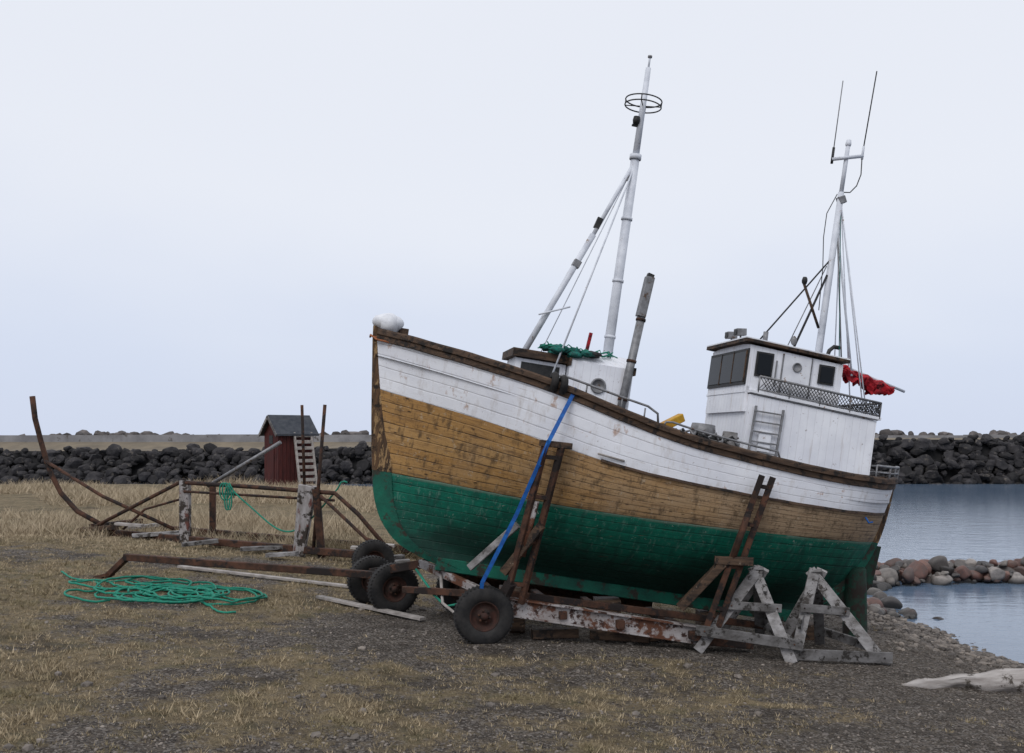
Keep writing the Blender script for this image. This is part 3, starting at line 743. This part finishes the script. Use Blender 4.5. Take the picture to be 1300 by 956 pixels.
ibeam((-.55,17.2,.55),(2.4,17.6,.08),.25,.14,'rust')
mb.beam((-.2,15.1,.72),(4.3,16.0,.02),.10,.1,'rust'); mb.beam((2.75,15.2,.0),(3.6,15.35,-.1),.12,.12,'rust')
mb.tube([(-.41,14.8,.45),(-.85,17.3,.48)],.06,'rust',10); mb.tube([(-1.96,16.9,.55),(-2.75,20.3,.6)],.05,'rust',10)
for t,x in ((.0,-.1),(.3,.75),(.6,1.6),(1,2.7)): mb.beam((x,15.0,.52-.16*x),(x-.4,17.3,.52-.16*x),.12,.12,'rust')
mb.beam((-.15,14.98,.62),(-1.45,16.2,1.02),.09,.12,'rustwhite'); mb.beam((-.55,17.2,.6),(-1.5,16.5,.98),.09,.12,'rust')
mb.beam((-1.35,16.2,1.02),(-2.35,17.2,.74),.12,.14,'rust'); mb.beam((-1.7,16.1,.62),(-.5,15.1,.7),.08,.1,'rust')
mb.tube([(-1.5,16.0,.95),(-1.2,15.7,.6),(-1.0,15.5,.45),(-.8,15.3,.52)],.02,'rope',6)
mb.tube([(-1.1,15.8,.9),(-1.05,15.5,.5),(-.8,15.1,.38),(-.55,15.0,.5)],.025,'palewood',6)
mb.beam((-2.2,17.0,.72),(-6.95,18.4,.86),.13,.12,'rust'); mb.beam((-6.9,18.4,.87),(-7.35,18.65,.50),.10,.10,'rust'); mb.beam((-7.3,18.6,.52),(-7.6,18.8,.44),.2,.06,'rust')
for x,y in ((0,15.95),(1.5,16.2),(3.2,16.5),(4.8,16.8)):
    zz=2.508-.148*(x+2.06)-1.52
    mb.beam((x-.2,y,(zz+gbase(x,y))/2),(x+.2,y,(zz+gbase(x,y))/2),.5,max(.1,zz-gbase(x,y)),'darkwood')
def arm(a,b,off,k='rust',w=.07):
    off=Vector(off); mb.beam(a,b,w,.09,k); mb.beam(Vector(a)+off,Vector(b)+off,w,.09,k)
    for t in (.12,.4,.68,.93):
        p=Vector(a).lerp(Vector(b),t); mb.beam(p,p+off,.05,.06,k)
arm((-.10,14.85,.62),(.47,14.42,2.90),(.23,.06,-.03))
mb.beam((.40,14.45,2.93),(.84,14.55,2.88),.14,.09,'darkwood'); mb.beam((-.12,14.82,1.05),(.42,14.62,1.75),.10,.12,'darkwood')
mb.beam((-.62,15.0,1.1),(.08,14.75,1.75),.08,.10,'greywood'); mb.beam((-.02,14.8,.9),(-.22,14.95,.5),.14,.14,'rust')
mb.tube([(.15,14.72,1.3),(.35,14.6,2.1)],.045,'rustwhite',8)
arm((2.86,15.0,.25),(3.62,14.82,2.46),(.17,.05,-.03)); mb.beam((2.45,14.95,.52),(3.1,14.95,1.2),.16,.12,'darkwood'); mb.beam((2.95,14.92,1.22),(3.5,14.88,1.2),.10,.12,'darkwood')
mb.tube([(3.2,14.9,1.2),(3.42,14.82,1.9)],.045,'rust',8)
arm((-.4,17.9,.62),(.3,18.0,2.6),(.2,.06,0)); arm((2.6,18.2,.2),(3.1,18.3,2.2),(.2,.06,0))
for (x,y,l,a) in ((.3,15.3,.7,.2),(1.2,15.6,.9,-.3),(2.0,15.5,.6,.5),(2.3,16.0,.8,.1)):
    z=gh(x,y)+.08; mb.beam((x,y,z),(x+l*math.cos(a),y+l*math.sin(a),z),.16,.14,'darkwood')
mb.build('frame',tr)
mb=MB()
sp_=[(.93,14.80,3.72),(.88,14.62,3.64),(.52,14.36,2.96),(.06,14.60,1.90),(-.43,14.68,.92),(-.45,14.75,.62)]
for i in range(len(sp_)-1): mb.beam(sp_[i],sp_[i+1],.058,.006,'blue',up=(0,1,.0))
mb.tube([(.50,14.38,2.96),(.42,14.36,2.75),(.36,14.4,2.55),(.40,14.38,2.62)],.015,'blue',5)
mb.build('tie_down_strap',tr)

# ------------------------------------------------------------ trestles
def trestle(name,apex,legs,boards):
    mb=MB(); A=Vector(apex)
    for i,l in enumerate(legs):
        l=Vector(l); d=(l-A).normalized(); o=Vector((.04*(i-1),.03*i,0)); mb.beam(A-d*.12+o,l,.16,.055,'greywood',up=(.2,1,.1),w1=.15+.02*(i%2))
    for a,b,w in boards: mb.beam(a,b,.05,w,'greywood')
    for a,b,w in boards: 
        for p in (a,b): mb.lathe(Vector(p).lerp(Vector(b if p==a else a),.08)+Vector((0,-.03,0)),(0,-1,0),[(0,.01),(.012,.01),(.012,-.01)],'rust',6)
    return mb.build(name)
trestle('wooden_trestle',(3.62,15.15,.98),[(2.72,15.0,-.12),(4.06,14.85,-.27),(3.9,16.1,-.2),(3.25,16.2,-.12)],[((2.68,14.94,.20),(4.20,14.80,.0),.15),((3.15,15.02,.55),(3.95,15.02,.5),.12),((4.05,14.9,.05),(3.9,16.05,.1),.13),((3.72,15.05,.8),(3.95,15.9,.1),.12)])
trestle('wooden_trestle',(4.55,15.35,.92),[(4.12,14.95,-.27),(5.50,15.05,-.36),(4.9,16.3,-.3),(4.2,16.1,-.25)],[((4.05,14.88,-.14),(5.56,14.98,-.22),.16),((4.25,15.1,.5),(5.0,15.2,.42),.12),((5.35,15.08,-.1),(4.9,16.2,-.05),.13),((4.2,14.98,.25),(4.75,15.9,.7),.12)])
mb=MB(); mb.lathe((5.66,16.9,-.55),(0,0,1),[(.20,0),(.195,.5),(.185,1.0),(.18,1.38),(.15,1.42),(0,1.42)],'greenpost',18); mb.build('mooring_post')

# ------------------------------------------------------------ log
mb=MB(); a0=Vector((5.25,13.75,gbase(5.25,13.7)-.02)); a1=Vector((9.2,14.2,gbase(8.5,13.7)+.20))
v0=len(mb.v); mb.tube([a0.lerp(a1,i/56)+Vector((0,.05*math.sin(i*.2),0)) for i in range(57)],.04,'log',22,.33)
for i in range(v0,len(mb.v)):
    p=Vector(mb.v[i]); q=noise.noise(p*2.2)*.10+noise.noise(Vector((p.x*2,p.y*14,p.z*14)))*.035; mb.v[i]=(p.x,p.y+q,p.z+q*.8)
mb.build('driftwood_log')

# ------------------------------------------------------------ cradle wagon (left)
cr=empty('boat_cradle'); mb=MB()
def hz(x,y): return gh(x,y,False)
mb.tube([(-12.32,26.3,4.07),(-12.25,26.3,3.5),(-12.1,26.3,2.92),(-11.85,26.2,2.2),(-11.5,26.1,1.6),(-11.0,25.9,1.15),(-10.3,25.6,.85)],.075,'rust',8,.06)
mb.tube([(-11.95,26.2,2.42),(-10.2,25.5,1.55),(-8.2,24.8,.80)],.045,'rust',8); mb.tube([(-10.4,25.6,.80),(-7.85,24.6,2.0)],.045,'rust',8)
mb.tube([(-9.6,25.3,.75),(-9.0,25.1,1.25),(-7.9,24.7,1.55)],.03,'rust',6)
mb.tube([(-7.85,24.55,1.93),(-6,23.8,1.86),(-3.98,23,1.76),(-3.4,22.7,1.3),(-2.76,22.4,.62)],.05,'rust',8)
mb.tube([(-7.85,24.5,1.72),(-3.98,22.95,1.60)],.03,'rust',8)
mb.beam((-10.9,26,.66),(-2.8,22.4,.40),.16,.16,'rust'); mb.beam((-10.3,27.4,.66),(-2.2,23.8,.40),.16,.16,'rust')
mb.beam((-10.6,25.8,.76),(-10.0,27.6,.76),.14,.14,'rust'); mb.beam((-10.95,25.9,.66),(-9.9,25.5,.78),.3,.12,'darkwood')
mb.beam((-7.85,24.6,.35),(-7.85,24.6,1.98),.24,.2,'postmix'); mb.beam((-7.6,26.0,.35),(-7.6,26.0,1.8),.14,.14,'rust')
mb.beam((-4.85,23.3,.3),(-4.62,23.2,1.92),.24,.26,'postmix',w1=.40,h1=.26); mb.beam((-4.3,23.15,.3),(-4.42,23.1,1.85),.16,.16,'rust')
mb.tube([(-4.72,23.3,1.8),(-4.78,23.3,3.75)],.035,'rust',8); mb.tube([(-4.48,23.1,.5),(-4.22,23.1,3.75)],.04,'rust',8)
mb.tube([(-7.25,24.4,1.85),(-5.4,23.9,2.9)],.045,'galv',8)
mb.tube([(-4.3,23.0,1.7),(-3.2,22.4,.8),(-2.6,22.1,.62)],.04,'rust',8)
for (x,y,a,l) in ((-9.2,24.8,.3,1.2),(-8.7,25.1,-.3,.9),(-3.1,22.0,.2,.9),(-3.4,22.4,.5,1.1),(-6.2,23.4,.1,1.4),(-9.9,26.3,.8,1.0),(-7.6,23.6,.5,.8),(-5.4,22.6,-.2,.7)):
    z=hz(x,y)+.1; mb.beam((x,y,z),(x+l*math.cos(a),y+l*math.sin(a),z+.05),.2,.09,'greywood')
for (x,y,z,a) in ((-3.2,22.3,.62,.1),(-2.9,22.3,.70,.3),(-9.4,25.1,.9,.2)): mb.beam((x-.3,y,z),(x+.35*math.cos(a),y,z-.05),.25,.06,'palewood')
pts=[]
for i in range(40):
    t=i/39; pts.append((-6.6+2.9*t,23.9-.9*t,1.95-.98*math.sin(math.pi*min(1,t*1.05))**.7+.12*math.sin(t*9)))
mb.tube(pts,.02,'rope',6)
mb.tube([(-6.75+.10*math.cos(t)+.01*t,23.88,1.75+.2*math.sin(t)) for t in [k*.5 for k in range(26)]],.018,'rope',6)
mb.tube([(-6.55+.07*math.cos(t)-.008*t,23.86,1.6+.28*math.sin(t)) for t in [k*.5 for k in range(26)]],.018,'rope',6)
mb.build('frame',cr)

# ------------------------------------------------------------ red shed
shd=empty('red_shed',Matrix.Translation((-11.0,50.5,gh(-11,50,False)-.1))@Matrix.Rotation(math.radians(38),4,'Z'))
mb=MB(); hx,hy,H,R=.92,.80,2.75,.72
vs=[(-hx,-hy,0),(hx,-hy,0),(hx,hy,0),(-hx,hy,0),(-hx,-hy,H),(hx,-hy,H),(hx,hy,H),(-hx,hy,H),(-hx,0,H+R),(hx,0,H+R)]
mb.add(vs,[[0,1,5,4],[1,2,6,9,5],[2,3,7,6],[3,0,4,8,7],[4,5,9,8],[6,7,8,9],[3,2,1,0]],'redboard')
for i in range(8):
    y0=-hy+.0+i*.2; mb.box((-hx-.02,y0,0.05),(-hx-.001,y0+.17,H-.02),'redboard')
for i in range(9):
    x0=-hx+.02+i*.2; mb.box((x0,-hy-.02,.05),(x0+.17,-hy-.001,H-.02),'redboard')
for s in (-1,1):
    a=Vector((0,s*(hy+.2),H-.17)); b=Vector((0,0,H+R+.05)); 
    mb.add([(-hx-.2,a.y,a.z),(hx+.2,a.y,a.z),(hx+.2,0,b.z),(-hx-.2,0,b.z),(-hx-.2,a.y,a.z+.09),(hx+.2,a.y,a.z+.09),(hx+.2,0,b.z+.09),(-hx-.2,0,b.z+.09)],[[0,1,2,3],[4,5,6,7],[0,1,5,4],[1,2,6,5],[2,3,7,6],[3,0,4,7]],'roofdark')
    mb.beam((-hx-.22,a.y,a.z+.0),(-hx-.22,0,b.z+.0),.04,.14,'greywood')
mb.box((-hx-.05,-.35,.2),(-hx-.021,.4,2.0),'redboard'); mb.box((-hx-.04,-.2,2.2),(-hx-.022,.2,2.6),'black')
for x in (-.15,.75): mb.beam((x,-hy-.75,0),(x,-hy-.08,2.75),.09,.12,'palewood')
for i in range(9):
    t=(i+.5)/9; mb.beam((-.15,-hy-.75+.67*t,2.75*t),(.75,-hy-.75+.67*t,2.75*t),.10,.16,'palewood')
mb.build('walls_roof_ladder',shd)

# ------------------------------------------------------------ rope pile + planks
mb=MB()
for k in range(5):
    cx,cy=-5.75+random.uniform(-.6,.6),17.3+random.uniform(-.7,.7); pts=[];ph=random.uniform(0,6); n=170
    px,py,an=cx,cy,ph
    for i in range(n):
        an+=.13+.30*noise.noise(Vector((i*.045,k*9,1))); 
        st=.055+.03*noise.noise(Vector((i*.1,k*9,5)))
        px+=math.cos(an)*st*1.5+.02*(cx-px); py+=math.sin(an)*st*1.5+.02*(cy-py)
        pts.append((px,py,gh(px,py)+.03+.10*abs(noise.noise(Vector((i*.06,k,2))))+.012*k))
    mb.tube(pts,.019,'rope',6)
for (x0,y0,x1,y1,am,fr_) in ((-6.2,17.7,-8.4,18.9,.3,7),(-6.0,17.2,-7.7,18.0,.25,9),(-5.3,16.6,-4.3,16.0,.18,6)):
    pts=[]
    for i in range(60):
        t=i/59; x=x0+(x1-x0)*t; y=y0+(y1-y0)*t+am*math.sin(t*fr_); pts.append((x,y,gh(x,y)+.03))
    mb.tube(pts,.018,'rope',6)
mb.build('green_rope')
for (a,b) in (((-6.6,20.3),(-2.9,19.1)),((-3.36,17.8),(-1.4,16.1))):
    mb=MB(); mb.beam((a[0],a[1],gh(*a)+.06),(b[0],b[1],gh(*b)+.05),.13,.045,'palewood'); mb.build('wooden_plank')
for i,(a,b) in enumerate((((-8.0,21.2),(-5.6,21.0)),)):
    mb=MB(); mb.beam((a[0],a[1],gh(*a)+.01),(b[0],b[1],gh(*b)+.01),.08,.03,'greywood'); mb.build('wooden_plank')

# ------------------------------------------------------------ world, sun, camera
w=bpy.data.worlds.new('World'); scene.world=w; w.use_nodes=True; nt=w.node_tree; bg=nt.nodes['Background']
sky=nt.nodes.new('ShaderNodeTexSky'); sky.sky_type='NISHITA'; sky.sun_disc=False
el=math.radians(48); az=math.radians(205)
sky.sun_elevation=el; sky.sun_rotation=az
co=coords(nt,'Generated'); s=nt.nodes.new('ShaderNodeSeparateXYZ'); L(nt,co,s.inputs[0])
cl=nz(nt,co,1.6,4,.5,stretch=(1,1,2.2))
e=mth(nt,'ADD',s.outputs[2],mr(nt,cl,.3,.7,-.07,.07))
c=mixc(nt,mr(nt,e,.0,.30,0,1,True),(.635,.70,.86),(.815,.845,.92))
c=mixc(nt,mr(nt,e,.35,1.0,0,1),c,(.88,.90,.95))
sk=mixc(nt,1.0,sky.outputs[0],(.1,.1,.1),'MULTIPLY')
c=mixc(nt,.06,c,sk); L(nt,c,bg.inputs[0]); bg.inputs[1].default_value=1.03
sd=bpy.data.lights.new('sun','SUN'); sd.energy=1.35; sd.angle=math.radians(30); sd.color=(1,.985,.97)
so=bpy.data.objects.new('sun',sd); scene.collection.objects.link(so)
dirv=Vector((math.sin(az)*math.cos(el),math.cos(az)*math.cos(el),math.sin(el)))
so.rotation_euler=dirv.to_track_quat('Z','Y').to_euler(); so.location=(-10,-10,20)
cd=bpy.data.cameras.new('camera'); cam=bpy.data.objects.new('camera',cd); scene.collection.objects.link(cam)
cam.location=(0,0,3); cam.rotation_euler=(math.radians(90),0,0); cd.sensor_width=36; cd.lens=36; cd.shift_y=.06; cd.clip_end=8000
scene.camera=cam
